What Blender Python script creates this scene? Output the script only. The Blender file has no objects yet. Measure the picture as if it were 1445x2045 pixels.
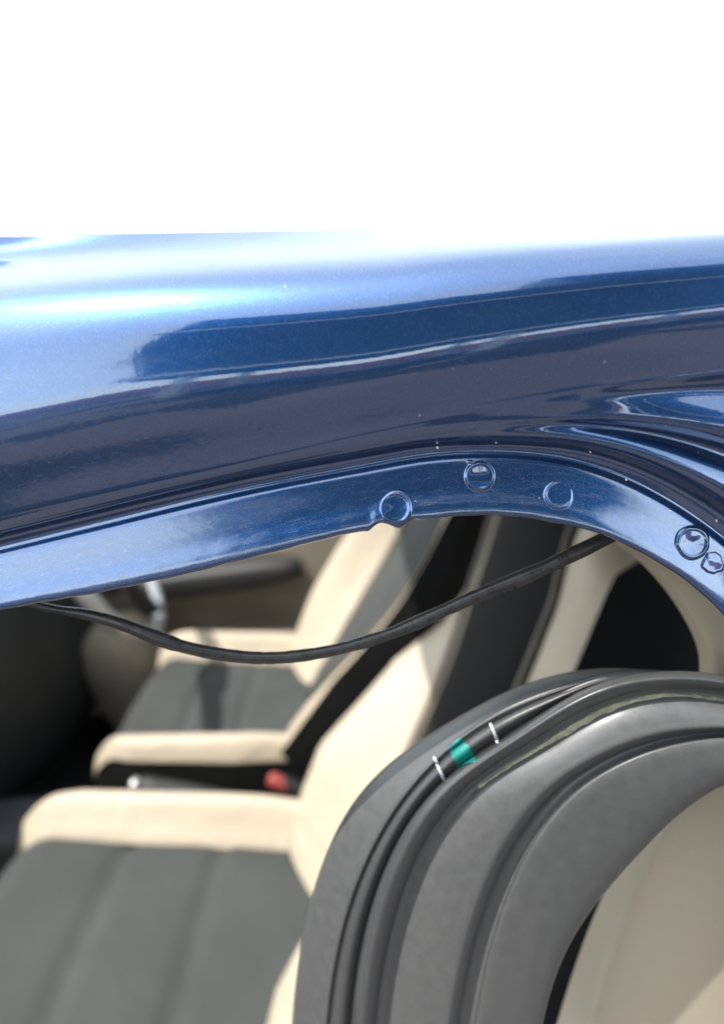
import bpy, math, random
import numpy as np
from mathutils import Vector
from mathutils.bvhtree import BVHTree
random.seed(4); rng = np.random.default_rng(4)
S = bpy.context.scene
COL = S.collection

# ------------------------------------------------------------------ camera
PITCH = math.radians(18.0)
FPX = 1200.0                       # focal length in pixels of the 1445 px wide photograph
CAM = np.array((0.0, -0.13, 0.045))
cd = bpy.data.cameras.new('camera'); cam = bpy.data.objects.new('camera', cd); COL.objects.link(cam)
cd.sensor_fit = 'HORIZONTAL'; cd.sensor_width = 36.0; cd.lens = 36.0 * FPX / 1445.0
cd.clip_start = 0.005; cd.clip_end = 2000.0
cam.location = CAM; cam.rotation_euler = (math.pi / 2 - PITCH, 0, 0)
cd.dof.use_dof = True; cd.dof.focus_distance = 0.140; cd.dof.aperture_fstop = 9.8
S.camera = cam

# ------------------------------------------------------------------ light
SUN_EL, SUN_AZ = math.radians(60), math.radians(-114)     # azimuth from +Y towards +X: the sun stands over the bonnet
w = bpy.data.worlds.new('World'); S.world = w; w.use_nodes = True
nt = w.node_tree; nt.nodes.clear()
sky = nt.nodes.new('ShaderNodeTexSky'); sky.sky_type = 'NISHITA'; sky.sun_disc = False
sky.sun_elevation = SUN_EL; sky.sun_rotation = SUN_AZ
sky.air_density = 1.0; sky.dust_density = 2.5; sky.ozone_density = 1.0
bg = nt.nodes.new('ShaderNodeBackground'); bg.inputs['Strength'].default_value = 0.15
wo = nt.nodes.new('ShaderNodeOutputWorld')
# thin high cloud over the whole sky
wtc = nt.nodes.new('ShaderNodeTexCoord'); wn = nt.nodes.new('ShaderNodeTexNoise'); wn.inputs['Scale'].default_value = 1.7; wn.inputs['Detail'].default_value = 5.0
nt.links.new(wtc.outputs['Generated'], wn.inputs['Vector'])
wr = nt.nodes.new('ShaderNodeValToRGB'); wr.color_ramp.elements[0].position = 0.30; wr.color_ramp.elements[1].position = 0.70
wr.color_ramp.elements[0].color = (0.45, 0.45, 0.45, 1); wr.color_ramp.elements[1].color = (0.9, 0.9, 0.9, 1)
nt.links.new(wn.outputs[0], wr.inputs[0])
wm = nt.nodes.new('ShaderNodeMix'); wm.data_type = 'RGBA'; wm.inputs[7].default_value = (3.5, 3.95, 4.15, 1)
nt.links.new(wr.outputs[0], wm.inputs[0]); nt.links.new(sky.outputs[0], wm.inputs[6])
# airlight: the veil thickens and brightens evenly all round towards the horizon
wx = nt.nodes.new('ShaderNodeSeparateXYZ'); nt.links.new(wtc.outputs['Generated'], wx.inputs[0])
def wmath(op, a, b):
    m_ = nt.nodes.new('ShaderNodeMath'); m_.operation = op
    for k_, v_ in ((0, a), (1, b)):
        if hasattr(v_, 'links'): nt.links.new(v_, m_.inputs[k_])
        else: m_.inputs[k_].default_value = v_
    return m_.outputs[0]
hz = wmath('POWER', wmath('SUBTRACT', 1.0, wmath('ABSOLUTE', wx.outputs[2], 0.0)), 3.0)
hz = wmath('ADD', wmath('MULTIPLY', hz, 4.5), 5.0)
wv = nt.nodes.new('ShaderNodeVectorMath'); wv.operation = 'SCALE'; wv.inputs[0].default_value = (0.90, 1.0, 1.04)
nt.links.new(hz, wv.inputs['Scale']); nt.links.new(wv.outputs[0], wm.inputs[7])
nt.links.new(wm.outputs[2], bg.inputs[0]); nt.links.new(bg.outputs[0], wo.inputs[0])
sl = bpy.data.lights.new('sun', 'SUN'); sl.energy = 2.3; sl.angle = math.radians(0.5); sl.color = (1.0, 0.965, 0.91)
sun = bpy.data.objects.new('sun', sl); COL.objects.link(sun)
sdir = Vector((math.sin(SUN_AZ) * math.cos(SUN_EL), math.cos(SUN_AZ) * math.cos(SUN_EL), math.sin(SUN_EL)))
sun.rotation_euler = sdir.to_track_quat('Z', 'Y').to_euler()
S.view_settings.view_transform = 'Standard'; S.view_settings.look = 'None'
S.view_settings.exposure = 2.0; S.view_settings.gamma = 1.0; S.view_settings.use_curve_mapping = False

# ------------------------------------------------------------------ helpers
Fv = np.array((0, math.cos(PITCH), -math.sin(PITCH))); Uv = np.array((0, math.sin(PITCH), math.cos(PITCH)))
def at(px, py, Y):
    """photograph measurement -> place: the point of the plane y = Y seen at that pixel"""
    px = np.asarray(px, float); py = np.asarray(py, float); Y = np.asarray(Y, float)
    d = Fv + np.multiply.outer((px - 722.5) / FPX, np.array((1.0, 0, 0))) + np.multiply.outer((1022.5 - py) / FPX, Uv)
    return CAM + d * ((Y - CAM[1]) / d[..., 1])[..., None]
def V(p): return Vector((float(p[0]), float(p[1]), float(p[2])))

def tag(o, label=None, cat=None, group=None, kind=None):
    if label: o['label'] = label
    if cat: o['category'] = cat
    if group: o['group'] = group
    if kind: o['kind'] = kind
    return o
def empty(name, loc=(0, 0, 0)):
    o = bpy.data.objects.new(name, None); COL.objects.link(o); o.location = loc; o.empty_display_size = 0.05
    return o
def mesh_obj(name, verts, faces, mat, parent=None, smooth=True, uvs=None):
    me = bpy.data.meshes.new(name)
    me.from_pydata([tuple(map(float, v)) for v in verts], [], [tuple(int(i) for i in f) for f in faces])
    if uvs is not None:
        lay = me.uv_layers.new(name='UVMap')
        li = np.empty(len(me.loops), dtype=np.int32); me.loops.foreach_get('vertex_index', li)
        lay.data.foreach_set('uv', np.asarray(uvs, dtype=np.float32)[li].ravel())
    if smooth: me.polygons.foreach_set('use_smooth', [True] * len(me.polygons))
    me.materials.append(mat); me.update()
    o = bpy.data.objects.new(name, me); COL.objects.link(o)
    if parent is not None:
        o.parent = parent
    return o
def grid_faces(n, m, flip=False, wrap=False):
    F = []
    for i in range(n - 1):
        for j in range(m if wrap else m - 1):
            a, b = i * m + j, i * m + (j + 1) % m
            c, d = (i + 1) * m + (j + 1) % m, (i + 1) * m + j
            F.append((a, d, c, b) if flip else (a, b, c, d))
    return F
def grid_obj(name, G, mat, parent=None, flip=False, uvs=None, wrap=False):
    G = np.asarray(G); n, m = G.shape[:2]
    return mesh_obj(name, G.reshape(-1, 3), grid_faces(n, m, flip, wrap), mat, parent, True, uvs)
def spline(t, P, q):
    """natural cubic spline through P (k, d) at parameters t, sampled at q"""
    t = np.asarray(t, float); P = np.asarray(P, float); k = len(t); h = np.diff(t)
    A = np.zeros((k, k)); B = np.zeros_like(P); A[0, 0] = A[-1, -1] = 1
    for i in range(1, k - 1):
        A[i, i - 1], A[i, i], A[i, i + 1] = h[i - 1], 2 * (h[i - 1] + h[i]), h[i]
        B[i] = 6 * ((P[i + 1] - P[i]) / h[i] - (P[i] - P[i - 1]) / h[i - 1])
    M = np.linalg.solve(A, B.reshape(k, -1)).reshape(P.shape)
    q = np.asarray(q, float); i = np.clip(np.searchsorted(t, q) - 1, 0, k - 2)
    sh = (-1,) + (1,) * (P.ndim - 1)
    hi = h[i].reshape(sh); a = ((t[i + 1] - q)).reshape(sh); b = (q - t[i]).reshape(sh)
    return (M[i] * a**3 + M[i + 1] * b**3) / (6 * hi) + (P[i] / hi - M[i] * hi / 6) * a + (P[i + 1] / hi - M[i + 1] * hi / 6) * b
def chord(P):
    P = np.asarray(P, float)
    return np.concatenate([[0], np.cumsum(np.linalg.norm(np.diff(P, axis=0), axis=1))])
def curve(P, n):
    P = np.asarray(P, float); t = chord(P); return spline(t, P, np.linspace(0, t[-1], n))
def tube(P, R, ns=14, sq=1.0, up=(0, 1, 0), prof=None):
    """swept tube verts/faces; R radius per point; sq flattens along the side direction"""
    P = np.asarray(P, float); R = np.broadcast_to(np.asarray(R, float), (len(P),))
    T = np.gradient(P, axis=0); T /= np.linalg.norm(T, axis=1)[:, None]
    a0 = np.cross(T, np.array(up, float)); a0 /= np.linalg.norm(a0, axis=1)[:, None]
    b0 = np.cross(T, a0)
    th = np.linspace(0, 2 * math.pi, ns, endpoint=False)
    rr = np.ones(ns) if prof is None else prof(th)
    G = P[:, None] + R[:, None, None] * (a0[:, None] * (np.cos(th) * rr)[None, :, None] + b0[:, None] * (np.sin(th) * rr * sq)[None, :, None])
    V_ = list(G.reshape(-1, 3)); F = grid_faces(len(P), ns, False, True)
    V_ += [P[0], P[-1]]; k = len(P) * ns
    F += [(k, (j + 1) % ns, j) for j in range(ns)] + [(k + 1, k - ns + j, k - ns + (j + 1) % ns) for j in range(ns)]
    return np.array(V_), F
def tube_obj(name, P, R, mat, parent=None, **kw):
    v, f = tube(P, R, **kw); return mesh_obj(name, v, f, mat, parent)
def pad(name, size, mat, parent=None, loc=(0, 0, 0), rot=(0, 0, 0), e=4.0, n=20, bend=None):
    """rounded cushion-like block: a superellipsoid of half sizes `size`"""
    vs, us = np.linspace(-math.pi / 2, math.pi / 2, n), np.linspace(-math.pi, math.pi, 2 * n, endpoint=False)
    p = lambda c: np.sign(c) * np.abs(c) ** (2 / e)
    G = np.stack([size[0] * np.outer(p(np.cos(vs)), p(np.cos(us))), size[1] * np.outer(p(np.cos(vs)), p(np.sin(us))),
                  size[2] * np.outer(p(np.sin(vs)), np.ones(2 * n))], -1)
    if bend is not None: G = bend(G)
    o = grid_obj(name, G, mat, parent, wrap=True)
    o.location = loc; o.rotation_euler = rot
    return o

# ------------------------------------------------------------------ materials
def new_mat(name):
    m = bpy.data.materials.new(name); m.use_nodes = True
    n = m.node_tree; b = n.nodes['Principled BSDF']
    return m, n, b
def N(n, kind, **kw):
    x = n.nodes.new(kind)
    for k, v in kw.items():
        if k in x.inputs: x.inputs[k].default_value = v
        else: setattr(x, k, v)
    return x
def ramp(n, src, stops):
    r = n.nodes.new('ShaderNodeValToRGB'); e = r.color_ramp.elements
    while len(e) < len(stops): e.new(0.5)
    for x, (p, c) in zip(e, stops): x.position = p; x.color = c if len(c) == 4 else (*c, 1)
    n.links.new(src, r.inputs[0]); return r.outputs[0]
def mix(n, fac, a, b):
    m = n.nodes.new('ShaderNodeMix'); m.data_type = 'RGBA'
    for s, v in ((0, fac), (6, a), (7, b)):
        if hasattr(v, 'is_linked') or hasattr(v, 'links'): n.links.new(v, m.inputs[s])
        else: m.inputs[s].default_value = v if s == 0 else (*v, 1)
    return m.outputs[2]
def mathn(n, op, a, b=0.0, clamp=False):
    m = n.nodes.new('ShaderNodeMath'); m.operation = op; m.use_clamp = clamp
    for s, v in ((0, a), (1, b)):
        if hasattr(v, 'links'): n.links.new(v, m.inputs[s])
        else: m.inputs[s].default_value = v
    return m.outputs[0]

def paint(name, scratches=0.0, blister=0.0, specks=0.3):
    m, n, b = new_mat(name)
    tc = n.nodes.new('ShaderNodeTexCoord'); ob = tc.outputs['Object']
    fl = N(n, 'ShaderNodeTexVoronoi', Scale=6500.0); n.links.new(ob, fl.inputs['Vector'])
    sep = n.nodes.new('ShaderNodeSeparateColor'); n.links.new(fl.outputs['Color'], sep.inputs[0])
    base = ramp(n, sep.outputs[0], [(0.0, (0.002, 0.036, 0.125)), (0.6, (0.003, 0.048, 0.16)), (0.93, (0.005, 0.062, 0.20)), (1.0, (0.05, 0.13, 0.32))])
    rough = 0.0
    b.inputs['Metallic'].default_value = 0.92
    b.inputs['Roughness'].default_value = 0.32
    b.inputs['Coat Weight'].default_value = 1.0
    b.inputs['Coat IOR'].default_value = 1.9
    # flakes tilt a little
    nm = n.nodes.new('ShaderNodeBump'); nm.inputs['Strength'].default_value = 0.06; nm.inputs['Distance'].default_value = 0.0001
    n.links.new(sep.outputs[1], nm.inputs['Height']); n.links.new(nm.outputs[0], b.inputs['Normal'])
    # orange peel in the clear coat
    op = N(n, 'ShaderNodeTexNoise', Scale=520.0, Detail=3.0); n.links.new(ob, op.inputs['Vector'])
    hgt = op.outputs[0]
    cb = n.nodes.new('ShaderNodeBump'); cb.inputs['Strength'].default_value = 0.02 if not scratches else 0.04; cb.inputs['Distance'].default_value = 0.0006
    uv = tc.outputs['UV']
    dirt = None
    # dust specks
    sp = N(n, 'ShaderNodeTexVoronoi', Scale=330.0); n.links.new(ob, sp.inputs['Vector'])
    sc = n.nodes.new('ShaderNodeSeparateColor'); n.links.new(sp.outputs['Color'], sc.inputs[0])
    near = mathn(n, 'LESS_THAN', sp.outputs['Distance'], 0.055)
    some = mathn(n, 'GREATER_THAN', sc.outputs[0], 1.0 - 0.10 * specks)
    dirt = mathn(n, 'MULTIPLY', mathn(n, 'MULTIPLY', near, some), 0.55)
    if scratches:
        mp = N(n, 'ShaderNodeMapping'); mp.inputs['Scale'].default_value = (1.6, 26.0, 1.0); n.links.new(uv, mp.inputs[0])
        wob = N(n, 'ShaderNodeTexNoise', Scale=1.2, Detail=2.0); n.links.new(uv, wob.inputs['Vector'])
        s1 = N(n, 'ShaderNodeTexNoise', Scale=1.0, Detail=5.0, Roughness=0.75); n.links.new(mp.outputs[0], s1.inputs['Vector'])
        ln = mathn(n, 'SUBTRACT', 1.0, mathn(n, 'MULTIPLY', mathn(n, 'ABSOLUTE', mathn(n, 'SUBTRACT', s1.outputs[0], 0.56)), 130.0), True)
        br = N(n, 'ShaderNodeTexNoise', Scale=3.0, Detail=4.0); n.links.new(uv, br.inputs['Vector'])
        gate = ramp(n, br.outputs[0], [(0.46, (0, 0, 0)), (0.58, (1, 1, 1))])
        scr = mathn(n, 'MULTIPLY', mathn(n, 'MULTIPLY', ln, gate), scratches)
        dirt = mathn(n, 'MAXIMUM', dirt, scr)
        hgt = mathn(n, 'SUBTRACT', hgt, mathn(n, 'MULTIPLY', ln, 0.35))
        # fine rubbed hairlines where the seal sat
        mp2 = N(n, 'ShaderNodeMapping'); mp2.inputs['Scale'].default_value = (0.9, 60.0, 1.0); n.links.new(uv, mp2.inputs[0])
        s2 = N(n, 'ShaderNodeTexNoise', Scale=1.5, Detail=6.0, Roughness=0.8); n.links.new(mp2.outputs[0], s2.inputs['Vector'])
        hgt = mathn(n, 'ADD', hgt, mathn(n, 'MULTIPLY', s2.outputs[0], 0.22))
        n.links.new(ramp(n, s2.outputs[0], [(0.35, (0.015, 0.015, 0.015)), (0.7, (0.045, 0.045, 0.045))]), b.inputs['Coat Roughness'])
    else:
        b.inputs['Coat Roughness'].default_value = 0.065
    if blister:
        mp3 = N(n, 'ShaderNodeMapping'); mp3.inputs['Scale'].default_value = (3.2, 5.0, 1.0); n.links.new(uv, mp3.inputs[0])
        bl = N(n, 'ShaderNodeTexVoronoi', Scale=1.3); n.links.new(mp3.outputs[0], bl.inputs['Vector'])
        bump = ramp(n, bl.outputs['Distance'], [(0.10, (1, 1, 1)), (0.30, (0, 0, 0))])
        hgt = mathn(n, 'ADD', hgt, mathn(n, 'MULTIPLY', bump, blister))
    n.links.new(hgt, cb.inputs['Height']); n.links.new(cb.outputs[0], b.inputs['Coat Normal'])
    col = mix(n, dirt, base, (0.62, 0.58, 0.48)); n.links.new(col, b.inputs['Base Color'])
    n.links.new(mathn(n, 'SUBTRACT', 1.0, dirt, True), b.inputs['Coat Weight'])
    n.links.new(mathn(n, 'MULTIPLY', mathn(n, 'SUBTRACT', 1.0, dirt, True), 0.92), b.inputs['Metallic'])
    return m
def cloth(name, c0, c1, scale=500.0, rough=0.8, bump=0.15, sheen=0.0, big=8.0, spec=0.4, wr=0.0):
    m, n, b = new_mat(name); b.inputs['Specular IOR Level'].default_value = spec
    ob = n.nodes.new('ShaderNodeTexCoord').outputs['Object']
    a = N(n, 'ShaderNodeTexNoise', Scale=scale, Detail=4.0); n.links.new(ob, a.inputs['Vector'])
    g = N(n, 'ShaderNodeTexNoise', Scale=big, Detail=4.0); n.links.new(ob, g.inputs['Vector'])
    f = mathn(n, 'ADD', mathn(n, 'MULTIPLY', a.outputs[0], 0.5), mathn(n, 'MULTIPLY', g.outputs[0], 0.5))
    n.links.new(ramp(n, f, [(0.35, c0), (0.65, c1)]), b.inputs['Base Color'])
    b.inputs['Roughness'].default_value = rough; b.inputs['Sheen Weight'].default_value = sheen
    bp = n.nodes.new('ShaderNodeBump'); bp.inputs['Strength'].default_value = bump; bp.inputs['Distance'].default_value = 0.001
    n.links.new(a.outputs[0], bp.inputs['Height']); n.links.new(bp.outputs[0], b.inputs['Normal'])
    if wr:
        k = N(n, 'ShaderNodeTexNoise', Scale=14.0, Detail=3.0, Distortion=1.2); n.links.new(ob, k.inputs['Vector'])
        b2 = n.nodes.new('ShaderNodeBump'); b2.inputs['Strength'].default_value = wr; b2.inputs['Distance'].default_value = 0.012
        n.links.new(k.outputs[0], b2.inputs['Height']); n.links.new(b2.outputs[0], bp.inputs['Normal'])
    return m
def rubber(name, c, dust, rough=0.5, dustcol=(0.22, 0.21, 0.195)):
    m, n, b = new_mat(name)
    ob = n.nodes.new('ShaderNodeTexCoord').outputs['Object']
    g = N(n, 'ShaderNodeTexNoise', Scale=300.0, Detail=7.0, Roughness=0.7); n.links.new(ob, g.inputs['Vector'])
    f = N(n, 'ShaderNodeTexNoise', Scale=1500.0, Detail=3.0); n.links.new(ob, f.inputs['Vector'])
    sp = N(n, 'ShaderNodeTexVoronoi', Scale=420.0); n.links.new(ob, sp.inputs['Vector'])
    sc = n.nodes.new('ShaderNodeSeparateColor'); n.links.new(sp.outputs['Color'], sc.inputs[0])
    speck = mathn(n, 'MULTIPLY', mathn(n, 'LESS_THAN', sp.outputs['Distance'], 0.11), mathn(n, 'GREATER_THAN', sc.outputs[0], 0.94))
    d = mathn(n, 'MULTIPLY', ramp(n, g.outputs[0], [(0.35, (0.1, 0.1, 0.1)), (0.75, (1, 1, 1))]), dust)
    d = mathn(n, 'MAXIMUM', d, mathn(n, 'MULTIPLY', speck, 0.7 * min(1, dust * 2)))
    n.links.new(mix(n, d, c, dustcol), b.inputs['Base Color'])
    n.links.new(mathn(n, 'ADD', mathn(n, 'MULTIPLY', g.outputs[0], 0.3), rough - 0.15), b.inputs['Roughness'])
    b.inputs['Specular IOR Level'].default_value = 0.45
    bp = n.nodes.new('ShaderNodeBump'); bp.inputs['Strength'].default_value = 0.25; bp.inputs['Distance'].default_value = 0.0001
    n.links.new(mathn(n, 'ADD', f.outputs[0], mathn(n, 'MULTIPLY', g.outputs[0], 0.5)), bp.inputs['Height']); n.links.new(bp.outputs[0], b.inputs['Normal'])
    return m
def plain(name, c, rough=0.5, metal=0.0, var=0.12, scale=30.0):
    m, n, b = new_mat(name)
    ob = n.nodes.new('ShaderNodeTexCoord').outputs['Object']
    a = N(n, 'ShaderNodeTexNoise', Scale=scale, Detail=5.0); n.links.new(ob, a.inputs['Vector'])
    lo, hi = tuple(x * (1 - var) for x in c), tuple(min(1, x * (1 + var)) for x in c)
    n.links.new(ramp(n, a.outputs[0], [(0.3, lo), (0.7, hi)]), b.inputs['Base Color'])
    b.inputs['Roughness'].default_value = rough; b.inputs['Metallic'].default_value = metal
    return m

M_ROOF = paint('blue_metallic_paint_roof', specks=0.5)
M_RAIL = paint('blue_metallic_paint_rail', blister=0.9, specks=0.9)
M_FLANGE = paint('blue_metallic_paint_flange', scratches=0.6, specks=0.9)
M_WELD = paint('blue_metallic_paint_weld', specks=0.0)
M_CREAM = cloth('cream_leatherette', (0.305, 0.258, 0.19), (0.355, 0.302, 0.226), 900, 0.55, 0.10, wr=0.35)
M_DARK = cloth('charcoal_fabric', (0.0240, 0.0270, 0.0255), (0.0375, 0.0405, 0.0375), 1200, 0.9, 0.25, wr=0.3)
M_BLACK = cloth('black_fabric', (0.0042, 0.0045, 0.0042), (0.0077, 0.0080, 0.0077), 900, 0.85, 0.2, spec=0.12)
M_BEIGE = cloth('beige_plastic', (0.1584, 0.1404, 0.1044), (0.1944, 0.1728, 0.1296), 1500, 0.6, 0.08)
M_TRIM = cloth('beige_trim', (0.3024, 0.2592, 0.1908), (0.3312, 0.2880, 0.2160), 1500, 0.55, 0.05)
M_PLAST = cloth('dark_plastic', (0.0108, 0.0114, 0.0120), (0.0180, 0.0180, 0.0180), 1500, 0.55, 0.1)
M_CARPET = cloth('black_carpet', (0.0070, 0.0070, 0.0077), (0.0140, 0.0140, 0.0147), 700, 0.95, 0.5)
M_STITCH = plain('taupe_thread', (0.10, 0.085, 0.07), 0.8)
M_RUBBER = rubber('dusty_seal_rubber', (0.056, 0.057, 0.057), 0.14, 0.40)
M_BULB = rubber('smooth_bulb_rubber', (0.036, 0.037, 0.038), 0.07, 0.34)
M_LIPD = rubber('grey_lip_rubber', (0.047, 0.048, 0.048), 0.10, 0.42)
M_CORD = rubber('black_cord_rubber', (0.0128, 0.0128, 0.0136), 0.16, 0.30)
M_SILVER = plain('silver_trim_lit_rim', (0.4400, 0.4400, 0.4320), 0.3, 0.8)
M_RED = plain('red_plastic', (0.2400, 0.0450, 0.0375), 0.5)
M_GREEN = plain('green_marker_paint', (0.0000, 0.1360, 0.1160), 0.5, 0, 0.25, 900)
M_THREAD = plain('white_thread', (0.3150, 0.3150, 0.3450), 0.8, 0, 0.1, 900)
M_DIRT = plain('yellowed_adhesive', (0.26, 0.245, 0.17), 0.85, 0, 0.3, 600)

# ------------------------------------------------------------------ ground, and an unseen building and wall added for their reflections
M_GROUND, gn_, gb_ = new_mat('patched_asphalt')
go = gn_.nodes.new('ShaderNodeTexCoord').outputs['Object']
gv = N(gn_, 'ShaderNodeTexVoronoi', Scale=0.8); gn_.links.new(go, gv.inputs['Vector'])
gs_ = gn_.nodes.new('ShaderNodeSeparateColor'); gn_.links.new(gv.outputs['Color'], gs_.inputs[0])
gz = N(gn_, 'ShaderNodeTexNoise', Scale=6.0, Detail=6.0); gn_.links.new(go, gz.inputs['Vector'])
gr_ = mathn(gn_, 'ADD', mathn(gn_, 'MULTIPLY', gs_.outputs[0], 0.8), mathn(gn_, 'MULTIPLY', gz.outputs[0], 0.25))
gn_.links.new(ramp(gn_, gr_, [(0.3, (0.015, 0.012, 0.013)), (0.62, (0.024, 0.019, 0.020)), (0.66, (0.10, 0.083, 0.080)), (1.0, (0.13, 0.108, 0.102))]), gb_.inputs['Base Color'])
gb_.inputs['Roughness'].default_value = 0.9
g = mesh_obj('ground', [(-600, -600, -1.5), (600, -600, -1.5), (600, 600, -1.5), (-600, 600, -1.5)], [(0, 1, 2, 3)], M_GROUND, smooth=False)
tag(g, 'patched grey asphalt ground around the car', kind='structure')
def box(name, a, b, mat, parent=None):
    x0, y0, z0 = a; x1, y1, z1 = b
    v = [(x0, y0, z0), (x1, y0, z0), (x1, y1, z0), (x0, y1, z0), (x0, y0, z1), (x1, y0, z1), (x1, y1, z1), (x0, y1, z1)]
    f = [(0, 3, 2, 1), (4, 5, 6, 7), (0, 1, 5, 4), (1, 2, 6, 5), (2, 3, 7, 6), (3, 0, 4, 7)]
    return mesh_obj(name, v, f, mat, parent, smooth=False)
M_WALL = plain('grey_render', (0.06, 0.062, 0.066), 0.85, 0, 0.15, 0.6)
M_PALE = plain('white_render', (0.72, 0.71, 0.69), 0.8, 0, 0.08, 0.8)
M_BRICK = plain('terracotta_render', (0.50, 0.19, 0.08), 0.85, 0, 0.2, 1.0)
M_GLASS = plain('dark_window_glass', (0.02, 0.025, 0.03), 0.08)
bld = empty('reflected_building', (2, -9, -1.5))
tag(bld, 'unseen grey building on stilts, added and shaped for its reflection in the blue paint', 'building')
def bpart(name, a, b, m):
    return box(name, np.array(a) - np.array((2, -9, -1.5)), np.array(b) - np.array((2, -9, -1.5)), m, bld)
bpart('wall', (-4.0, -15, 1.6), (7.5, -9, 8.2), M_WALL)
bpart('upper_storey', (3.2, -14.5, 8.204), (9.0, -9.1, 15.0), M_WALL)  # raised on this side to carry the dark reflection up the roof
for k in range(2):
    z = 1.7 + 3.2 * k
    bpart('ledge', (-4.1, -8.996, z), (7.6, -8.5, z + 0.25), M_PALE)
    for i in range(3):
        x = -2.6 + 3.4 * i; bpart('window', (x, -8.996, z + 1.0), (x + 1.8, -8.94, z + 2.4), M_GLASS)
for i in range(3):
    x = -3.0 + 5.0 * i
    for y in (-9.4, -14.4): bpart('post', (x - 0.16, y - 0.16, -1.5), (x + 0.16, y + 0.16, 1.596), M_PALE)
wl = box('reflected_wall', (-40, -24.2, -1.5), (60, -24, 0.75), M_BRICK); tag(wl, 'unseen low terracotta wall, added for its orange streak in the paint reflections', 'wall')  # added out of view to give the paint an orange reflected streak

# ------------------------------------------------------------------ the car
car = empty('car', (0, 0, -1.5))
tag(car, 'blue metallic car seen close at the top corner of its door opening', 'car')
def cpart(o, parent=car):
    o.parent = parent; o.matrix_parent_inverse.identity()
    # geometry is written in world coordinates: undo the parents' offsets
    p = parent
    off = Vector((0, 0, 0))
    while p is not None: off += p.location; p = p.parent
    o.location = o.location - off
    return o

# body side: rows run along the car, from the flange's free edge up over the rail to the roof.
# px = stations, py = measured height of that row, Y = depth into the car (m)
ST = [-420, -180, 0, 250, 500, 722, 850, 957, 1060, 1150, 1250, 1350, 1445, 1530, 1590]
edge = [(-420, 1290), (-180, 1250), (0, 1216), (250, 1171), (500, 1113), (722, 1058), (845, 1036), (940, 1027), (1030, 1030), (1105, 1041), (1190, 1062), (1285, 1104), (1380, 1166), (1460, 1245), (1520, 1340)]
ftop = [(-420, 1195), (-180, 1152), (0, 1112), (250, 1051), (500, 992), (722, 949), (848, 927), (955, 920), (1058, 924), (1147, 938), (1243, 970), (1343, 1023), (1440, 1092), (1530, 1180), (1600, 1290)]
def shift(row, d): return [(x + (0.0 if len(d) == 1 else 0), y - dd) for (x, y), dd in zip(row, d)]
def up(row, n, k):
    """offset a row along its own normal by n px"""
    P = np.array(row, float); T = np.gradient(P, axis=0); T /= np.linalg.norm(T, axis=1)[:, None]
    Nn = np.stack([T[:, 1], -T[:, 0]], -1)
    return P + Nn * np.broadcast_to(np.asarray(n, float), (len(P),))[:, None]
n_ = len(ST)
crease = [1122, 1070, 1030, 975, 920, 868, 841, 818, 799, 783, 766, 751, 738, 727, 720]
chan = up(ftop, [42, 42, 42, 42, 41, 40, 39, 38, 40, 44, 48, 53, 56, 58, 58], 0)
bead1 = up(ftop, 5, 0); bead2 = up(ftop, 11, 0); bead3 = up(ftop, 18, 0); bead4 = up(ftop, 27, 0)
cre = np.stack([np.array(ST, float) + np.array([0, 0, 0, 0, 0, 0, 0, 0, 5, 12, 22, 35, 50, 70, 95]), np.array(crease, float)], -1)
def between(a, b, t): a = np.asarray(a); b = np.asarray(b); t = np.broadcast_to(np.asarray(t, float), (len(a),))[:, None]; return a * (1 - t) + b * t
rr = np.clip((np.array(ST) - 900) / 500.0, 0, 1); rr = rr * rr * (3 - 2 * rr)       # how far a station is into the corner
should = np.stack([cre[:, 0], np.interp(ST, [-420, -180, 0, 200, 350, 722, 1000, 1200, 1445, 1590], [980, 915, 872, 822, 795, 746, 692, 657, 622, 605])], -1)
sil = np.stack([cre[:, 0], np.interp(ST, [-420, 0, 722, 1445, 1590], [478, 472, 458, 428, 422])], -1)
def smst(a, b):
    x = np.clip((np.array(ST, float) - a) / (b - a), 0, 1); return x * x * (3 - 2 * x)
r1, r2 = smst(980, 1360), smst(1130, 1450)
rows = []    # (points, Y)
def row(P, Y): rows.append((np.asarray(P, float), np.broadcast_to(np.asarray(Y, float), (n_,))))
row(up(edge, 60, 0), 0.0012)                       # back of the flange
row(up(edge, 6, 0), -0.0006)
row(up(edge, -2.0, 0), -0.0025)
row(up(edge, 0, 0), -0.0036)
row(between(edge, ftop, 0.06), -0.0038)
row(between(edge, ftop, 0.35), -0.0026)
row(between(edge, ftop, 0.70), -0.0012)
row(between(edge, ftop, 0.93), -0.0004)
row(ftop, -0.0001)
row(bead1, 0.00022)
row(bead2, 0.0007)
row(bead3, 0.0011)
row(bead4, 0.0011)
row(chan, -0.0002)
row(between(chan, cre, 0.10), -0.0024 - 0.0024 * r1)     # rounded-out panel
row(between(chan, cre, 0.20), -0.0033 - 0.0026 * r1)
row(between(chan, cre, 0.33), -0.0038 + 0.0004 * r1)
row(between(chan, cre, 0.43), -0.0042 + 0.0026 * r1)     # hollow that opens towards the pillar
row(between(chan, cre, 0.53), -0.0045 - 0.0014 * r2)
row(between(chan, cre, 0.63), -0.0048 - 0.0018 * r2)
row(between(chan, cre, 0.78), -0.0051 + 0.0006 * r2)
row(between(chan, cre, 0.90), -0.0053 + 0.0020 * r2)
row(cre, -0.00545)
row(cre - np.array((0, 5)), -0.00555)
row(cre - np.array((0, 12)), -0.00565)
row(between(cre, should, 0.28), -0.00610)
row(between(cre, should, 0.62), -0.00700)
row(should, -0.00764)
kk = (should[:, 1] - sil[:, 1]) / 266.0
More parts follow.
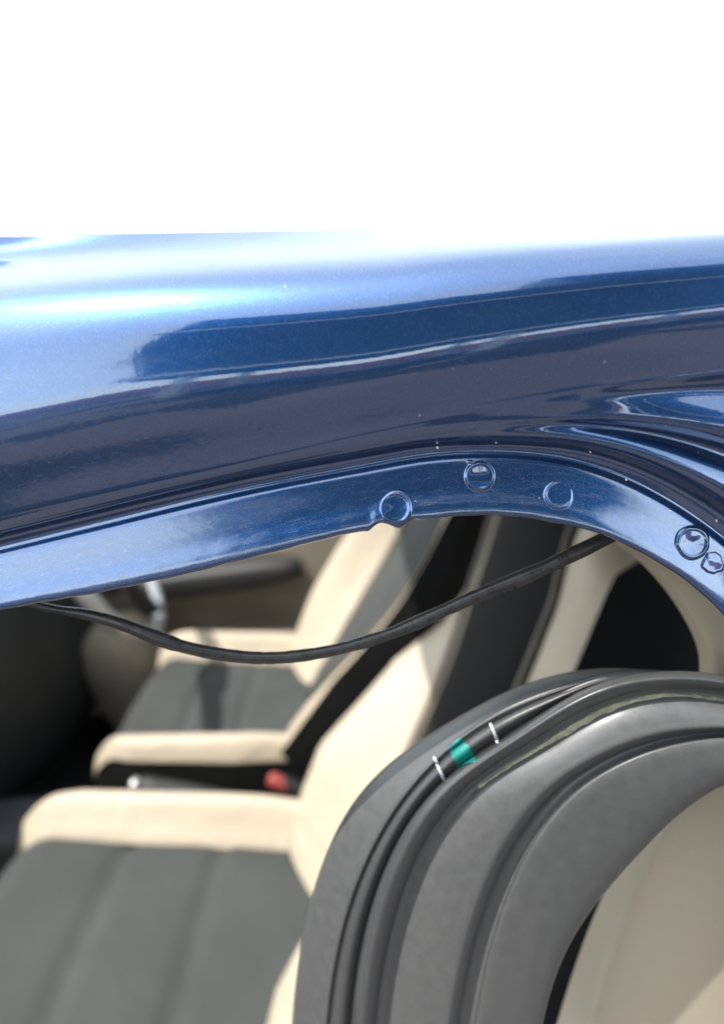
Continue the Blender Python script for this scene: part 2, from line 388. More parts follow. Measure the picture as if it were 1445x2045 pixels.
for f_, y_ in ((0.10, -0.01465), (0.22, -0.0142), (0.38, -0.0135), (0.56, -0.0116), (0.74, -0.0065), (0.88, 0.0040)):
    row(between(should, sil, f_), -0.00764 + (y_ + 0.0147) * kk)
row(sil, 0.0250)
NB = 22                        # rows per interval are chosen below
NC = 620
R3 = []
for P, Y in rows:
    c = chord(P); q = np.linspace(0, c[-1], NC)
    # common station parameter so that columns stay aligned between rows
    t = np.arange(n_, dtype=float)
    q = np.linspace(0, n_ - 1, NC)
    R3.append(spline(t, np.column_stack([P, Y]), q))
R3 = np.array(R3)                                   # rows x cols x (px,py,Y)
# the chewed lip of the flange below the first spot weld, and small unevenness
def lip(px):
    b = -7 * np.exp(-((px - 757) / 16.0) ** 2) + 9 * np.exp(-((px - 796) / 13.0) ** 2) + 4 * np.exp(-((px - 735) / 9.0) ** 2) - 2 * np.exp(-((px - 826) / 8.0) ** 2)
    b += 1.2 * np.sin(px / 17.0) * np.sin(px / 41.0)
    return b
for k, wgt in ((1, 1.0), (2, 1.0), (3, 1.0), (4, 0.85), (5, 0.2)):
    R3[k, :, 1] += wgt * lip(R3[k, :, 0])
t = np.concatenate([[0], np.cumsum([max(6.0, np.mean(np.linalg.norm(R3[i + 1, 120:500, :2] - R3[i, 120:500, :2], axis=1)) + 2500 * np.mean(np.abs(R3[i + 1, 120:500, 2] - R3[i, 120:500, 2]))) for i in range(len(rows) - 1)])])
sub = []
brk = []
for i in range(len(rows) - 1):
    brk.append(len(sub)); k = max(4, int((t[i + 1] - t[i]) / 3.0)); k = min(k, 30)
    sub += list(np.linspace(t[i], t[i + 1], k, endpoint=False))
brk.append(len(sub)); sub.append(t[-1])
D = spline(t, R3, sub)
XYZ = at(D[..., 0], D[..., 1], D[..., 2])
# roof carried on over the crown to the other side of the car (in space, beyond the visible horizon of the panel)
last = XYZ[-1]
ext = []
tang = (XYZ[-1, :, 2] - XYZ[-2, :, 2]) / (XYZ[-1, :, 1] - XYZ[-2, :, 1])
Yp = [0.036, 0.055, 0.09, 0.15, 0.22, 0.32, 0.45, 0.60, 0.80, 1.00, 1.15, 1.25, 1.30, 1.325]
Sl = [0.18, 0.12, 0.085, 0.065, 0.055, 0.045, 0.030, 0.018, 0.0, -0.03, -0.07, -0.13, -0.28, -0.70]
xs_last = XYZ[-1, :, 0]
z = last[:, 2].copy(); y0 = 0.025
for y, s_ in zip(Yp, Sl):
    z = z + (y - y0) * s_; y0 = y
    f = min(1, (y - 0.025) / 0.35)
    x = xs_last
    ext.append(np.stack([x, np.full_like(x, y), z * (1 - 0.1 * f) + 0.1 * f * z.mean()], -1))
E = np.array([last] + ext)
tE = np.concatenate([[0.025 - (XYZ[-1, 0, 1] - XYZ[-2, 0, 1])], [0.025], Yp])
E = spline(tE, np.concatenate([XYZ[-2:-1], E]), np.concatenate([np.linspace(0.027, 0.1, 30), np.linspace(0.105, 0.3, 14), np.linspace(0.32, 1.325, 40)]))
FULL = np.concatenate([XYZ, E])
nr = len(FULL)
# carry every row on, forwards along the windscreen pillar and backwards along roof and door pillar
ang = np.zeros(nr)
iF, iC = brk[8], brk[22]
for i in range(nr):
    ang[i] = math.radians(-63) if i <= iF else (math.radians(1) if i >= iC + 20 else math.radians(-63 + 64 * ((i - iF) / (iC + 20 - iF)) ** 1.0))
def extend(G, side, L):
    out = []
    for k, l in enumerate(L):
        if side < 0:
            d = np.stack([-np.ones(nr), np.zeros(nr), -0.16 - 0.0 * np.arange(nr)], -1)
            drop = -0.35 * l * l
            sc_ = np.where(np.arange(nr) > len(sub) - 1, 0.10, 1.0)[:, None] if nr > len(sub) else 1.0
            p = G[:, 0] + d * l * sc_; p[:, 2] += drop * (sc_[:, 0] if nr > len(sub) else 1.0)
        else:
            a = ang - 0.25 * np.where(ang < 0, 1, 0) * min(1, l / 0.2)
            d = np.stack([np.cos(a), np.zeros(nr) + 0.02, np.sin(a) - 0.10 * l * (ang > 0)], -1)
            p = G[:, -1] + d * l
        out.append(p)
    return np.array(out).transpose(1, 0, 2)
Lr = [0.006, 0.014, 0.03, 0.06, 0.1, 0.16, 0.24, 0.34, 0.46]
Ll = [0.30, 0.24, 0.18, 0.12, 0.07, 0.03, 0.012]
FULL = np.concatenate([extend(FULL, -1, Ll), FULL, extend(FULL, 1, Lr)], axis=1)
nc = FULL.shape[1]
upx = np.concatenate([np.linspace(-900, D[10, 0, 0] - 5, len(Ll)), D[10, :, 0], np.linspace(D[10, -1, 0] + 5, 2600, len(Lr))]) / 100.0
vrow = np.concatenate([np.interp(sub, t, np.arange(len(rows))), len(rows) - 1 + 0.2 * np.arange(1, nr - len(sub) + 1)])
UV = np.stack(np.broadcast_arrays(upx[None, :], vrow[:, None]), -1)
def band(name, i0, i1, mat):
    return cpart(grid_obj(name, FULL[i0:i1 + 1], mat, None, flip=False, uvs=UV[i0:i1 + 1].reshape(-1, 2)))
flange = band('door_flange', 0, brk[8], M_FLANGE)
tag(flange, 'scuffed blue flange with spot welds')
rail = band('side_rail', brk[8], brk[27], M_RAIL)
roof = band('roof_panel', brk[27], nr - 1, M_ROOF)
# headliner below the roof
H = FULL[brk[30]:, ::8] + np.array((0, 0.006, -0.022)); H = H[3:-1:2]
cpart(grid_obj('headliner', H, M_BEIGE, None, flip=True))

# spot welds and chips: small reliefs lying on the flange
bv = BVHTree.FromPolygons([tuple(v) for v in FULL[:brk[28] + 1].reshape(-1, 3)], grid_faces(brk[28] + 1, nc))
camv = Vector(CAM)
def on_body(px, py, tree=None):
    d = (V(at(px, py, 0.0)) - camv).normalized()
    loc, nor, i, dist = (tree or bv).ray_cast(camv, d)
    if loc is None: return V(at(px, py, 0.0)), -d
    if nor.dot(d) > 0: nor = -nor
    return loc, nor
def relief(name, cx, cy, R, hfun, mat, parent, ecc=1.0, rot=0.0, nr_=26, na=48, tree=None, base=0.00003, rag=0.0):
    vs, fs = [], []
    ph = rng.uniform(0, 6.28, 4)
    for i in range(nr_):
        r = i / (nr_ - 1)
        for j in range(na):
            a = 2 * math.pi * j / na
            rg = 1 + rag * (math.sin(3 * a + ph[0]) + 0.6 * math.sin(5 * a + ph[1]) + 0.4 * math.sin(9 * a + ph[2]))
            x, y = R * r * rg * math.cos(a), R * r * rg * math.sin(a) * ecc
            x, y = x * math.cos(rot) - y * math.sin(rot), x * math.sin(rot) + y * math.cos(rot)
            l, nn = on_body(cx + x, cy + y, tree)
            vs.append(l + nn * (hfun(r, a) * (1 - r ** 6) + base * (1 - r * r) if r < 0.999 else -0.000002))
    o = mesh_obj(name, vs, [f[::-1] for f in grid_faces(nr_, na, False, True)], mat, None)
    return cpart(o, parent)
def gs(x, m, s): return math.exp(-((x - m) / s) ** 2)
MM = 0.0015
def sst(a, b, x): x = min(1, max(0, (x - a) / (b - a))); return x * x * (3 - 2 * x)
def crater(rim, rdir, rcon, plat, bowl, tilt=0.0, tdir=0.0, lump=None):
    def f(r, a):
        h = rim * gs(r, 0.80, 0.085) * (1 - rcon + rcon * (0.5 + 0.5 * math.cos(a - rdir)))
        h += (plat - bowl * max(0, 1 - (r / 0.78) ** 2)) * (1 - sst(0.74, 0.95, r)) + tilt * r * math.cos(a - tdir) * (1 - sst(0.6, 0.85, r))
        if lump: h += lump(r, a) * (1 - sst(0.55, 0.9, r))
        return 0.8 * MM * max(h, 0.004 * (1 - r))
    return f
MM = 0.001
def lumps(seed, k, amp, sig):
    q = np.random.default_rng(seed); c = q.uniform(-0.75, 0.75, (k, 2)); hh = q.uniform(-0.4, 1.0, k) * amp; sg = q.uniform(0.6, 1.5, k) * sig
    return lambda r, a: float(np.sum(hh * np.exp(-((c[:, 0] - r * math.cos(a)) ** 2 + (c[:, 1] - r * math.sin(a)) ** 2) / sg ** 2)))
L4, L5, L3 = lumps(5, 9, 0.30, 0.22), lumps(8, 10, 0.5, 0.25), lumps(3, 5, 0.12, 0.3)
weld1 = crater(0.60, -0.2, 0.85, 0.10, 0.04, 0.04, 2.5, lumps(21, 5, 0.06, 0.4))
weld2 = crater(0.12, 1.6, 0.8, 0.75, 0.50, 0.12, -1.2, lumps(22, 5, 0.08, 0.35))
weld3 = crater(0.60, 2.3, 1.0, 0.04, 0.02, 0.05, 1.0, lumps(23, 6, 0.10, 0.35))
weld4 = crater(0.45, 0.5, 0.5, 0.50, 0.35, 0.08, 0.5, lumps(5, 6, 0.16, 0.3))
weld5 = crater(0.2, 1.0, 0.8, 0.30, 0.0, 0.1, 2.0, lumps(8, 6, 0.22, 0.35))
for (x, y, R, f, rg) in ((790, 1014, 36, weld1, 0.012), (957, 951, 34, weld2, 0.01), (1114, 988, 33, weld3, 0.025), (1381, 1083, 37, weld4, 0.02), (1422, 1124, 24, weld5, 0.08)):
    relief('weld_spot', x, y, R, f, M_WELD, flange, rag=rg)
relief('paint_nick', 941, 926, 12, lambda r, a: MM * 0.5 * (1 - r ** 2) * (0.7 + 0.5 * math.sin(2 * a)), M_WELD, flange, 0.6, 0.5, 10, 24, rag=0.08)
M_CHIP = plain('bare_primer', (0.75, 0.72, 0.62), 0.7)
for (x, y, R) in ((873, 894, 3.2), (990, 884, 2.0), (1178, 903, 2.4), (1250, 958, 2.6), (1338, 1020, 2.2), (1430, 1040, 2.6)):
    relief('paint_chip', x, y, R, lambda r, a: MM * 0.08 * (1 - r * r), M_CHIP, rail, 0.7, random.uniform(0, 3), 5, 12, rag=0.15)

# ------------------------------------------------------------------ pillar trim inside the flange (right)
TR = []
inner = np.array([(900, 985), (1040, 1000), (1150, 1030), (1225, 1072), (1290, 1120), (1345, 1180), (1390, 1250), (1418, 1325), (1412, 1420), (1360, 1580), (1240, 1840), (1130, 2250)], float)
outer = np.array([(900, 960), (1060, 965), (1200, 1000), (1310, 1055), (1400, 1125), (1470, 1205), (1530, 1310), (1570, 1410), (1600, 1520), (1620, 1660), (1630, 1850), (1630, 2250)], float)
prof = [(-0.15, 0.045), (-0.03, 0.030), (0.0, 0.022), (0.06, 0.0185), (0.2, 0.0165), (0.45, 0.0150), (0.75, 0.0135), (1.0, 0.012)]
for f, Y in prof:
    c = spline(np.arange(12.), between(inner, outer, f), np.linspace(0, 11, 140)); TR.append(at(c[:, 0], c[:, 1], Y))
TR = spline(np.arange(8.), np.array(TR), np.linspace(0, 7, 50))
tag(cpart(grid_obj('pillar_trim', TR, M_TRIM, None)), 'beige pillar trim behind the blue flange')

# ------------------------------------------------------------------ seats
def seat_lofts(rec, near_b, far_b, L=0.50, iw=(.010, .026, .054, .088, .115, .12, .09, .035)):
    """one front seat, origin at the hinge on the floor side, facing -X; returns parts"""
    REC = math.radians(rec)
    fw = np.array((-math.cos(REC), 0, math.sin(REC))); hv = np.array((math.sin(REC), 0, math.cos(REC)))
    CH = np.linspace(0, 0.9, 40); CF = spline([0, .2, .4, .55, .7, .9], np.array([[0], [0], [.003], [.026], [.058], [.10]]), CH)[:, 0]
    def hw(h): return np.interp(h, [0, .15, .35, .55, .66, .72, .76], [.205, .215, .22, .21, .19, .15, .10])
    def insw(h): return np.interp(h, [0, .12, .25, .38, .5, .6, .70, .76], iw)
    def backpt(h, lat, fwd): return hv * h + fw * (fwd + np.interp(h, CH, CF)) + np.array((0, 1, 0)) * lat
    hs = np.linspace(0.0, 0.76, 60)
    def sm(x): x = np.clip(x, 0, 1); return x * x * (3 - 2 * x)
    topround = lambda h: -0.07 * np.clip((h - 0.64) / 0.12, 0, 1) ** 2
    parts = {}
    parts['insert'] = np.array([[backpt(h, u * insw(h), 0.012 * (1 - u ** 2) - 0.008 * np.abs(u) ** 8 + topround(h)) for u in np.linspace(-1, 1, 24)] for h in hs])
    for s, nm in ((-1, 'near'), (1, 'far')):
        G = []
        for h in hs:
            a, b = insw(h), hw(h); k = []
            bh = np.interp(h, [0, .08, .16, .28, .40, .55, .66, .76], near_b if s < 0 else far_b); eh = np.interp(h, [0, .2, .4, .55, .66, .71, .76], [.04, .04, .02, .012, -.002, -.06, -.115])
            eh = min(eh, bh - 0.008) if s > 0 else eh
            for q in np.linspace(0, 1, 22):
                lat = a + (b - a) * (q + 0.06 * math.sin(math.pi * q))
                f = bh * sm(q / 0.55) if q < 0.55 else eh + (bh - eh) * (1 - ((q - 0.55) / 0.45) ** 2.2)
                f = f - 0.010 * math.exp(-(q / 0.05) ** 2)
                k.append(backpt(h, s * lat, f + topround(h)))
            G.append(k)
        parts['bolster_' + nm] = np.array(G)
        G = []
        for h in hs:
            b = hw(h); bh = np.interp(h, [0, .2, .4, .55, .66, .71, .76], [.04, .04, .02, .012, -.002, -.06, -.115])
            k = []
            for q in np.linspace(0, 1, 14):
                k.append(backpt(h, s * (b + 0.006 * math.sin(math.pi * q) - 0.03 * q ** 3), bh + topround(h) + (-0.125 - bh) * q))
            G.append(k)
        parts['side_' + nm] = np.array(G)
    parts['shell'] = np.array([[backpt(h, u * (hw(h) - 0.03), -0.115 + topround(h) - 0.03 * (1 - u * u)) for u in np.linspace(-1, 1, 14)] for h in hs])
    # cushion
    ss = np.linspace(-0.02, 1.06, 46)
    def roll(s): return (min(s, 1.0), -0.10 * max(0, (s - 0.86) / 0.2) ** 2)
    cw = lambda s: np.interp(s, [0, .3, .8, 1.06], [.205, .22, .225, .205]); ci = lambda s: np.interp(s, [0, .5, 1.06], [.145, .15, .16])
    parts['c_insert'] = np.array([[(-L * roll(s)[0], u * ci(s), 0.012 * (1 - u * u) - 0.008 * abs(u) ** 8 + roll(s)[1] + 0.02 * s - 0.010 * math.exp(-((s - 0.62) / 0.022) ** 2) - 0.008 * math.exp(-((s - 0.33) / 0.022) ** 2) + 0.0025 * math.sin(9 * s + 5 * u) * math.sin(7 * u + 3 * s)) for u in np.linspace(-1, 1, 24)] for s in ss])
    for sg, nm in ((-1, 'near'), (1, 'far')):
        G = []; G2 = []
        for s in ss:
            a, b = ci(s), cw(s); x, dz = roll(s); bh = 0.055 * np.interp(s, [0, .2, .8, 1.06], [.9, 1, .8, .5])
            G.append([(-L * x, sg * (a + (b - a) * (q + 0.05 * math.sin(math.pi * q))), dz + 0.02 * s + bh * (sm(q / 0.55) if q < 0.55 else 1 - 0.8 * ((q - 0.55) / 0.45) ** 2.2) - 0.010 * math.exp(-(q / 0.05) ** 2)) for q in np.linspace(0, 1, 20)])
            G2.append([(-L * x + 0.004, sg * (b + 0.005 * math.sin(math.pi * q)), (dz + 0.02 * s + bh * 0.2) * (1 - q) - 0.22 * q) for q in np.linspace(0, 1, 10)])
        parts['c_bolster_' + nm] = np.array(G); parts['c_side_' + nm] = np.array(G2)
    parts['c_front'] = np.array([[(-L + 0.002 * q, u * 0.204, (-0.09) * (1 - q) - 0.22 * q) for u in np.linspace(-1, 1, 10)] for q in np.linspace(0, 1, 6)])
    return parts, backpt, hw, insw

SEAT_Z = -0.745
def build_seat(name, label, loc, rec, near_b, far_b, ins, L=0.50, iw=(.010, .026, .054, .088, .115, .12, .09, .035)):
    SP, backpt, HW, INSW = seat_lofts(rec, near_b, far_b, L, iw)
    t_ = empty(name, loc); tag(t_, label, 'car seat', 'front seats of the car')
    def gp(nm, key, mat, parent, flip=False):
        o = grid_obj(nm, SP[key], mat, parent, flip); return o
    back = gp('backrest', 'shell', M_BLACK, t_, True)
    gp('insert', 'insert', ins, back)  # charcoal for the lit insert, black for the shaded one: light put into colour
    for s in ('near', 'far'):
        gp('bolster', 'bolster_' + s, M_CREAM, back, s == 'near'); gp('side_panel', 'side_' + s, M_BLACK, back, s == 'near')
    cu = gp('cushion', 'c_front', M_DARK, t_)
    gp('insert', 'c_insert', M_DARK, cu)
    for s in ('near', 'far'):
        gp('bolster', 'c_bolster_' + s, M_CREAM, cu, s == 'near'); gp('side_panel', 'c_side_' + s, M_BLACK, cu, s == 'near')
    # seams: a row of stitches along each bolster
    for s in (-1, 1):
        V_, F_ = [], []
        for h in np.arange(0.05, 0.70, 0.011):
            a = backpt(h, s * (INSW(h) + 0.006), 0.006 - 0.07 * np.clip((h - .64) / .12, 0, 1) ** 2); b = backpt(h + 0.008, s * (INSW(h + .008) + 0.006), 0.006 - 0.07 * np.clip((h - .632) / .12, 0, 1) ** 2)
            v, f = tube(np.array([a, (a + b) / 2 + (a - b) * 0.0, b]), [0.0016, 0.002, 0.0016], 6)
            F_ += [tuple(i + len(V_) for i in ff) for ff in f]; V_ += list(v)
        o = mesh_obj('stitching', V_, F_, M_STITCH, back); o['kind'] = 'stuff'
    for s in (-1, 1):
        hh = np.linspace(0.10, 0.70, 50)
        tube_obj('piping', np.array([backpt(h, s * (INSW(h) + 0.001), 0.004 - 0.07 * np.clip((h - 0.64) / 0.12, 0, 1) ** 2) for h in hh]), 0.0028, M_STITCH, back, ns=8, up=(1, 0, 0))
    hd = pad('headrest', (0.045, 0.12, 0.055), M_CREAM, t_, tuple(backpt(0.80, 0, -0.05)), (0, math.radians(rec), 0))
    for s in (-1, 1):
        tube_obj('post', np.array([backpt(0.66, s * 0.06, -0.09), backpt(0.70, s * .06, -.08), backpt(0.79, s * 0.06, -0.05)]), 0.006, M_SILVER, hd).location = -Vector(backpt(0.80, 0, -0.05))
    return t_
build_seat('passenger_seat', 'cream and black front seat with shade-toned insert nearest the camera, beside the door opening', (-0.055, 0.455, SEAT_Z), 25, [.06, .078, .085, .055, .020, .018, .012, 0.], [.06, .078, .085, .05, -.004, -.03, -.035, -.03], M_BLACK)
build_seat('driver_seat', 'cream and dark front seat with lit-toned insert on the far side, behind the steering wheel', (-0.125, 1.02, SEAT_Z - 0.025), 32, [.03, .03, .022, .010, .004, .002, .0, 0.], [.06, .08, .095, .10, .095, .075, .04, 0.], M_DARK, 0.39, (.015, .05, .10, .135, .145, .135, .10, .04))

# rear bench
rb = empty('rear_seat', (0.95, 0.65, -0.75)); tag(rb, 'dark rear bench seat behind the front passenger seat', 'car seat')
pad('backrest', (0.10, 0.62, 0.34), M_DARK, rb, (0.1, 0, 0.32), (0, math.radians(20), 0))
pad('cushion', (0.26, 0.62, 0.10), M_DARK, rb, (-0.18, 0, -0.03), (0, 0, 0))

# ------------------------------------------------------------------ cabin
def world_pad(name, size, mat, loc, rot=(0, 0, 0), e=5.0, parent=car, **kw):
    return cpart(pad(name, size, mat, None, loc, rot, e, **kw), parent)
cpart(box('floor', (-1.6, 0.04, -1.20), (1.6, 1.5, -1.10), M_CARPET))
cpart(box('firewall', (-1.40, 0.02, -1.10), (-1.32, 1.5, -0.35), M_CARPET))
world_pad('dashboard', (0.22, 0.70, 0.11), M_PLAST, (-1.00, 0.76, -0.36))
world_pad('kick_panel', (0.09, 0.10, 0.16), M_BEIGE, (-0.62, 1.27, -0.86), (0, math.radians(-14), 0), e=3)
world_pad('lower_dash', (0.20, 0.26, 0.28), M_PLAST, (-0.92, 1.12, -0.72), (0, math.radians(-12), 0))
# far door
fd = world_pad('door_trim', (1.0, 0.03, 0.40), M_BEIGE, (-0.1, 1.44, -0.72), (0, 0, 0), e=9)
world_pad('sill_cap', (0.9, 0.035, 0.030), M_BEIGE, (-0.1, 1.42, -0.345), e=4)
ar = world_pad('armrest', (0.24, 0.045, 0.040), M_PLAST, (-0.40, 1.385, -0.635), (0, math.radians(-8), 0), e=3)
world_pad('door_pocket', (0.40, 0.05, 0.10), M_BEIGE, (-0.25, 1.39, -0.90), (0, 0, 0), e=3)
cpart(box('rear_shade_panel', (1.45, 0.03, -1.09), (1.52, 1.46, -0.02), M_CARPET))  # unseen wall added to cut fill light from the rear
cpart(box('side_shade_panel', (0.30, 1.41, -0.30), (0.62, 1.45, 0.02), M_BEIGE))  # unseen panel added to cut fill light from the far side
# console between the seats
con = world_pad('console', (0.50, 0.055, 0.16), M_PLAST, (-0.25, 0.70, -0.93), e=6)
world_pad('console_lid', (0.16, 0.050, 0.030), M_BEIGE, (0.06, 0.70, -0.745), e=4)
hb = empty('handbrake', (-0.32, 0.705, -0.775)); tag(hb, 'black handbrake lever with a silver button beside the far seat', 'handbrake')
hp = np.array([(0.25, 0, -0.03), (0.15, 0, 0.0), (0.05, 0, 0.03), (-0.06, 0, 0.055)])
tube_obj('grip', curve(hp, 16), 0.017, M_PLAST, hb)
pad('button', (0.010, 0.012, 0.012), M_SILVER, hb, (-0.068, 0, 0.057), e=2.2)
# steering wheel
sw = empty('steering_wheel', (-0.52, 1.0, -0.42)); sw.rotation_euler = (0, math.radians(62), math.radians(12))
th = np.linspace(0, 2 * math.pi, 61)
sw_loc = sw.location.copy()
o = tube_obj('rim', np.stack([0.18 * np.cos(th), 0.18 * np.sin(th), 0 * th], -1), 0.016, M_SILVER, sw, up=(0, 0, 1))  # silver colour stands for sunlight on a dark rim
pad('airbag_cover', (0.075, 0.085, 0.03), M_PLAST, sw, e=3)
for a in (0.2, math.pi - 0.2, -math.pi / 2):
    tube_obj('spoke', np.array([(0.05 * math.cos(a), 0.05 * math.sin(a), 0), (.11 * math.cos(a), .11 * math.sin(a), 0), (0.18 * math.cos(a), 0.18 * math.sin(a), 0)]), 0.016, M_PLAST, sw, up=(0, 0, 1))
cpart(sw)
# belt buckle
bk = empty('seat_belt_buckle', at(562, 1566, 0.72)); tag(bk, 'seat belt buckle with red button by the far seat cushion', 'belt buckle')
pad('housing', (0.030, 0.012, 0.016), M_PLAST, bk, (0.02, 0, -0.012), (0, 0.5, 0), e=5)
pad('button', (0.020, 0.011, 0.010), M_RED, bk, (-0.004, -0.002, 0.006), (0, 0.5, 0), e=4)

# ------------------------------------------------------------------ loose cord hanging across the opening
cp = [(-60, 1165, .020), (20, 1190, .018), (90, 1212, .016), (170, 1226, .014), (260, 1252, .012), (350, 1286, .011), (430, 1304, .011), (520, 1313, .011), (620, 1306, .011), (720, 1284, .011), (830, 1244, .011), (930, 1199, .011), (1010, 1166, .011), (1080, 1137, .011), (1140, 1108, .011), (1205, 1076, .012), (1262, 1040, .016), (1320, 1000, .02)]
cc = curve([(a, b, c * 1e4) for a, b, c in cp], 260)
CP = at(cc[:, 0], cc[:, 1], cc[:, 2] / 1e4)
rad = np.interp(cc[:, 0], [-60, 90, 200, 300, 430, 600, 800, 1000, 1060, 1085, 1120, 1210, 1320], [8, 8, 11, 13, 12.5, 11.5, 12, 13, 14.5, 12.5, 13.5, 13, 12]) * 0.000125
rad = rad * (1 + 0.05 * np.convolve(rng.normal(0, 1, 280), np.ones(9) / 3.0, 'same')[10:270])
def cordprof(th_): return 1 + 0.06 * np.cos(2 * th_) + 0.10 * np.exp(-((np.mod(th_ - 2.6 + math.pi, 2 * math.pi) - math.pi) / 0.22) ** 2) - 0.08 * np.exp(-((np.mod(th_ - 2.1 + math.pi, 2 * math.pi) - math.pi) / 0.2) ** 2)
cord = tube_obj('rubber_cord', CP, rad, M_CORD, None, ns=40, up=(0, 1, 0), prof=cordprof)
tag(cord, 'thin black rubber cord sagging across the door opening below the blue flange', 'cord')

# ------------------------------------------------------------------ the pulled-off door seal, coiled at lower right
K = 9
def srow(pts): assert len(pts) == K, len(pts); return np.array(pts, float)
s_out = srow([(575, 2200), (612, 1830), (735, 1565), (900, 1440), (1040, 1369), (1180, 1336), (1310, 1340), (1470, 1372), (1720, 1500)])
s_rdg = srow([(640, 2200), (690, 1830), (833, 1558), (1003, 1424), (1110, 1381), (1228, 1350), (1330, 1348), (1470, 1376), (1712, 1505)])
s_b2 = srow([(690, 2200), (735, 1830), (876, 1566), (1012, 1466), (1118, 1402), (1226, 1358), (1330, 1352), (1470, 1378), (1710, 1508)])
s_fb0 = srow([(695, 2200), (738, 1830), (880, 1567), (1015, 1470), (1112, 1406), (1208, 1361), (1306, 1342), (1445, 1349), (1705, 1450)])
s_fb1 = srow([(740, 2200), (790, 1830), (938, 1567), (1055, 1485), (1160, 1422), (1257, 1386), (1345, 1376), (1450, 1383), (1690, 1490)])
s_yel = srow([(760, 2200), (810, 1830), (962, 1567), (1081, 1492), (1203, 1421), (1291, 1394), (1370, 1389), (1450, 1399), (1680, 1510)])
s_lip = srow([(880, 2200), (945, 1830), (1105, 1567), (1165, 1525), (1245, 1487), (1325, 1464), (1390, 1456), (1455, 1455), (1660, 1570)])
s_edg = srow([(930, 2200), (1000, 1830), (1168, 1567), (1215, 1537), (1290, 1503), (1360, 1484), (1410, 1476), (1460, 1474), (1650, 1590)])
s_low = srow([(1060, 2200), (1130, 1900), (1290, 1690), (1340, 1640), (1390, 1600), (1430, 1575), (1470, 1560), (1530, 1555), (1640, 1680)])
SR = []
def sr(P, Y): SR.append(np.column_stack([P, np.full(K, Y)]))
sr(between(s_out, s_rdg, 0.03), 0.0230)
sr(s_out, 0.0205)
sr(between(s_out, s_rdg, 0.06), 0.0185)
sr(between(s_out, s_rdg, 0.35), 0.0145)
sr(between(s_out, s_rdg, 0.70), 0.0110)
sr(between(s_out, s_rdg, 0.93), 0.0085)
sr(s_rdg, 0.0082)
sr(between(s_rdg, s_b2, 0.10), 0.0092)
sr(between(s_rdg, s_b2, 0.32), 0.0076)
sr(between(s_rdg, s_b2, 0.60), 0.0066)
sr(between(s_rdg, s_b2, 0.85), 0.0072)
sr(s_b2, 0.0085)
sr(between(s_fb0, s_fb1, -0.01), 0.0050)
sr(between(s_fb0, s_fb1, 0.05), 0.0020)
sr(between(s_fb0, s_fb1, 0.22), -0.0004)
sr(between(s_fb0, s_fb1, 0.45), -0.0014)
sr(between(s_fb0, s_fb1, 0.70), -0.0006)
sr(between(s_fb0, s_fb1, 0.90), 0.0014)
sr(s_fb1, 0.0026)
sr(between(s_fb1, s_yel, 0.5), 0.0032)
sr(s_yel, 0.0026)
sr(between(s_yel, s_lip, 0.10), 0.0012)
sr(between(s_yel, s_lip, 0.40), -0.0012)
sr(between(s_yel, s_lip, 0.75), -0.0030)
sr(between(s_yel, s_lip, 0.97), -0.0036)
sr(between(s_lip, s_edg, 0.10), -0.0022)
sr(between(s_lip, s_edg, 0.40), 0.0006)
sr(between(s_lip, s_edg, 0.92), -0.0016)
sr(s_edg, -0.0030)
sr(between(s_edg, s_low, 0.04), -0.0036)
sr(between(s_edg, s_low, 0.3), -0.0046)
sr(between(s_edg, s_low, 0.7), -0.0052)
sr(between(s_edg, s_low, 0.97), -0.0040)
sr(s_low, -0.0010)
sr(between(s_edg, s_low, 0.95), 0.0060)
SR = np.array(SR); SR[..., 2] *= 1e4
ts = np.arange(K, dtype=float)
SRc = np.array([curve(r * np.array((1, 1, 0.2)), 340) for r in SR]); SRc[..., 2] /= 0.2
# cross direction: chord parameter from measured distances, linear blending kept tight at the lips
tt = np.concatenate([[0], np.cumsum([max(3.0, np.mean(np.linalg.norm((SRc[i + 1] - SRc[i])[60:220] * np.array((1, 1, 0.6)), axis=1))) for i in range(len(SR) - 1)])])
ss_ = np.concatenate([np.linspace(tt[i], tt[i + 1], max(4, int((tt[i + 1] - tt[i]) / 3.0)), endpoint=False) for i in range(len(SR) - 1)] + [[tt[-1]]])
def pchip(t_, P, q):
    h = np.diff(t_); d = np.diff(P, axis=0) / h[:, None, None]; m = np.zeros_like(P)
    s0, s1 = d[:-1], d[1:]; same = (s0 * s1) > 0
    with np.errstate(divide='ignore', invalid='ignore'):
        hm = 2 * s0 * s1 / (s0 + s1)
    av = 0.5 * (s0 + s1)
    m[1:-1] = np.where(same, 0.5 * hm + 0.5 * av, 0.35 * av); m[0] = d[0]; m[-1] = d[-1]
    i = np.clip(np.searchsorted(t_, q, side='right') - 1, 0, len(t_) - 2)
    hh = h[i][:, None, None]; u = ((q - t_[i]) / h[i])[:, None, None]
    return (2*u**3-3*u**2+1)*P[i] + (u**3-2*u**2+u)*hh*m[i] + (-2*u**3+3*u**2)*P[i+1] + (u**3-u**2)*hh*m[i+1]
SD = pchip(tt, SRc, ss_)
SG = at(SD[..., 0], SD[..., 1], SD[..., 2] / 1e4)
seal = empty('door_seal', at(1150, 1500, 0.0)); tag(seal, 'dusty grey rubber door seal pulled off and coiled at the lower right', 'door seal')
cuts = [0] + [int(np.searchsorted(ss_, tt[i])) for i in (6, 18, 27)] + [len(ss_) - 1]
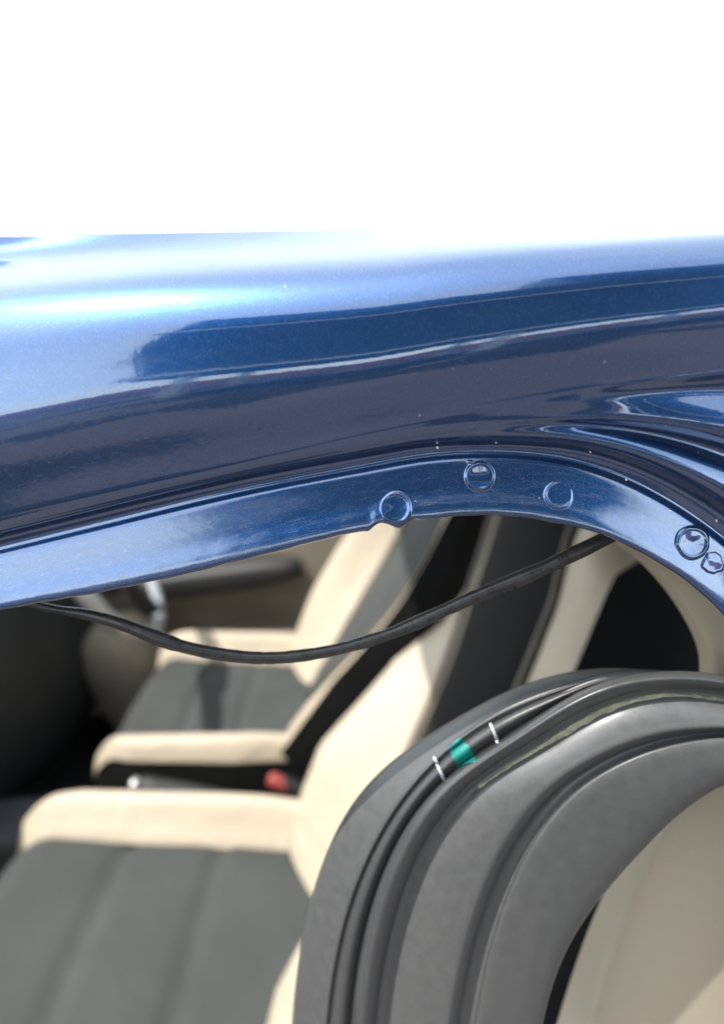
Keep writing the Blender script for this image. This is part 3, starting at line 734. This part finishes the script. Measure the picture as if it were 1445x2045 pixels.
for nm_, mt_, i0, i1 in (('outer_lip', M_LIPD, cuts[0], cuts[1]), ('bulb', M_BULB, cuts[1], cuts[2]), ('carrier', M_RUBBER, cuts[2], cuts[3]), ('inner_lip', M_LIPD, cuts[3], cuts[4])):
    prf = cpart(grid_obj(nm_, SG[i0:i1 + 1], mt_, None), seal)
    sol = prf.modifiers.new('wall', 'SOLIDIFY'); sol.thickness = 0.0012; sol.offset = 1
sbv = BVHTree.FromPolygons([tuple(v) for v in SG.reshape(-1, 3)], grid_faces(*SG.shape[:2]))
def strip_on(name, pts, width, mat, tree, parent, lift=0.0002, n=80, wob=0.0):
    """a thin film with a raised middle laid on a surface along measured points"""
    c = curve(pts, n); T = np.gradient(c, axis=0); T /= np.linalg.norm(T, axis=1)[:, None]; Nn = np.stack([-T[:, 1], T[:, 0]], -1)
    vs = []
    jit = np.convolve(rng.normal(0, 1, n + 20), np.ones(7) / 7, 'same')[10:10 + n] * wob
    jit2 = np.convolve(rng.normal(0, 1, n + 20), np.ones(5) / 5, 'same')[10:10 + n] * wob
    for i in range(n):
        ww = np.interp(i / (n - 1), np.linspace(0, 1, len(width)), width)
        for k, q in enumerate((-1, -0.5, 0, 0.5, 1)):
            p = c[i] + Nn[i] * (q * ww + (jit[i] if q < 0 else jit2[i]))
            l, nn = on_body(p[0], p[1], tree); vs.append(l + nn * (lift * (1 - 0.9 * q * q)))
    return cpart(mesh_obj(name, vs, grid_faces(n, 5), mat, None), parent)
tag(strip_on('adhesive_line', [(955, 1571), (1022, 1527), (1081, 1492), (1140, 1456), (1203, 1421), (1250, 1404), (1291, 1394), (1370, 1389), (1445, 1398), (1480, 1406)], [2, 3.5, 2.5, 6, 5.5, 4, 3, 3.5, 2], M_DIRT, sbv, seal, 0.0002, 160, 2.2), 'yellowed adhesive line in the groove')
tag(strip_on('paint_mark', [(905, 1484), (922, 1504), (931, 1527)], [14, 18, 21, 17, 22, 20], M_GREEN, sbv, seal, 0.0003, 40, 3.5), 'green paint mark')
def thread(pts):
    c = curve(pts, 40); P = []
    for x, y in c:
        l, nn = on_body(x, y, sbv); P.append(np.array(l + nn * 0.0003))
    P = np.array(P); ph = np.linspace(0, 22, len(P))
    V_, F_ = [], []
    for k in (0, math.pi):
        Q = P + np.stack([0.00028 * np.sin(ph + k), -0.0002 * np.cos(ph + k), 0 * ph], -1)
        v, f = tube(Q, 0.00030, 8); F_ += [tuple(i + len(V_) for i in ff) for ff in f]; V_ += list(v)
    return cpart(mesh_obj('tie_thread', V_, F_, M_THREAD, None), seal)
thread([(977, 1441), (986, 1460), (994, 1484)])
thread([(868, 1512), (877, 1533), (886, 1556)])
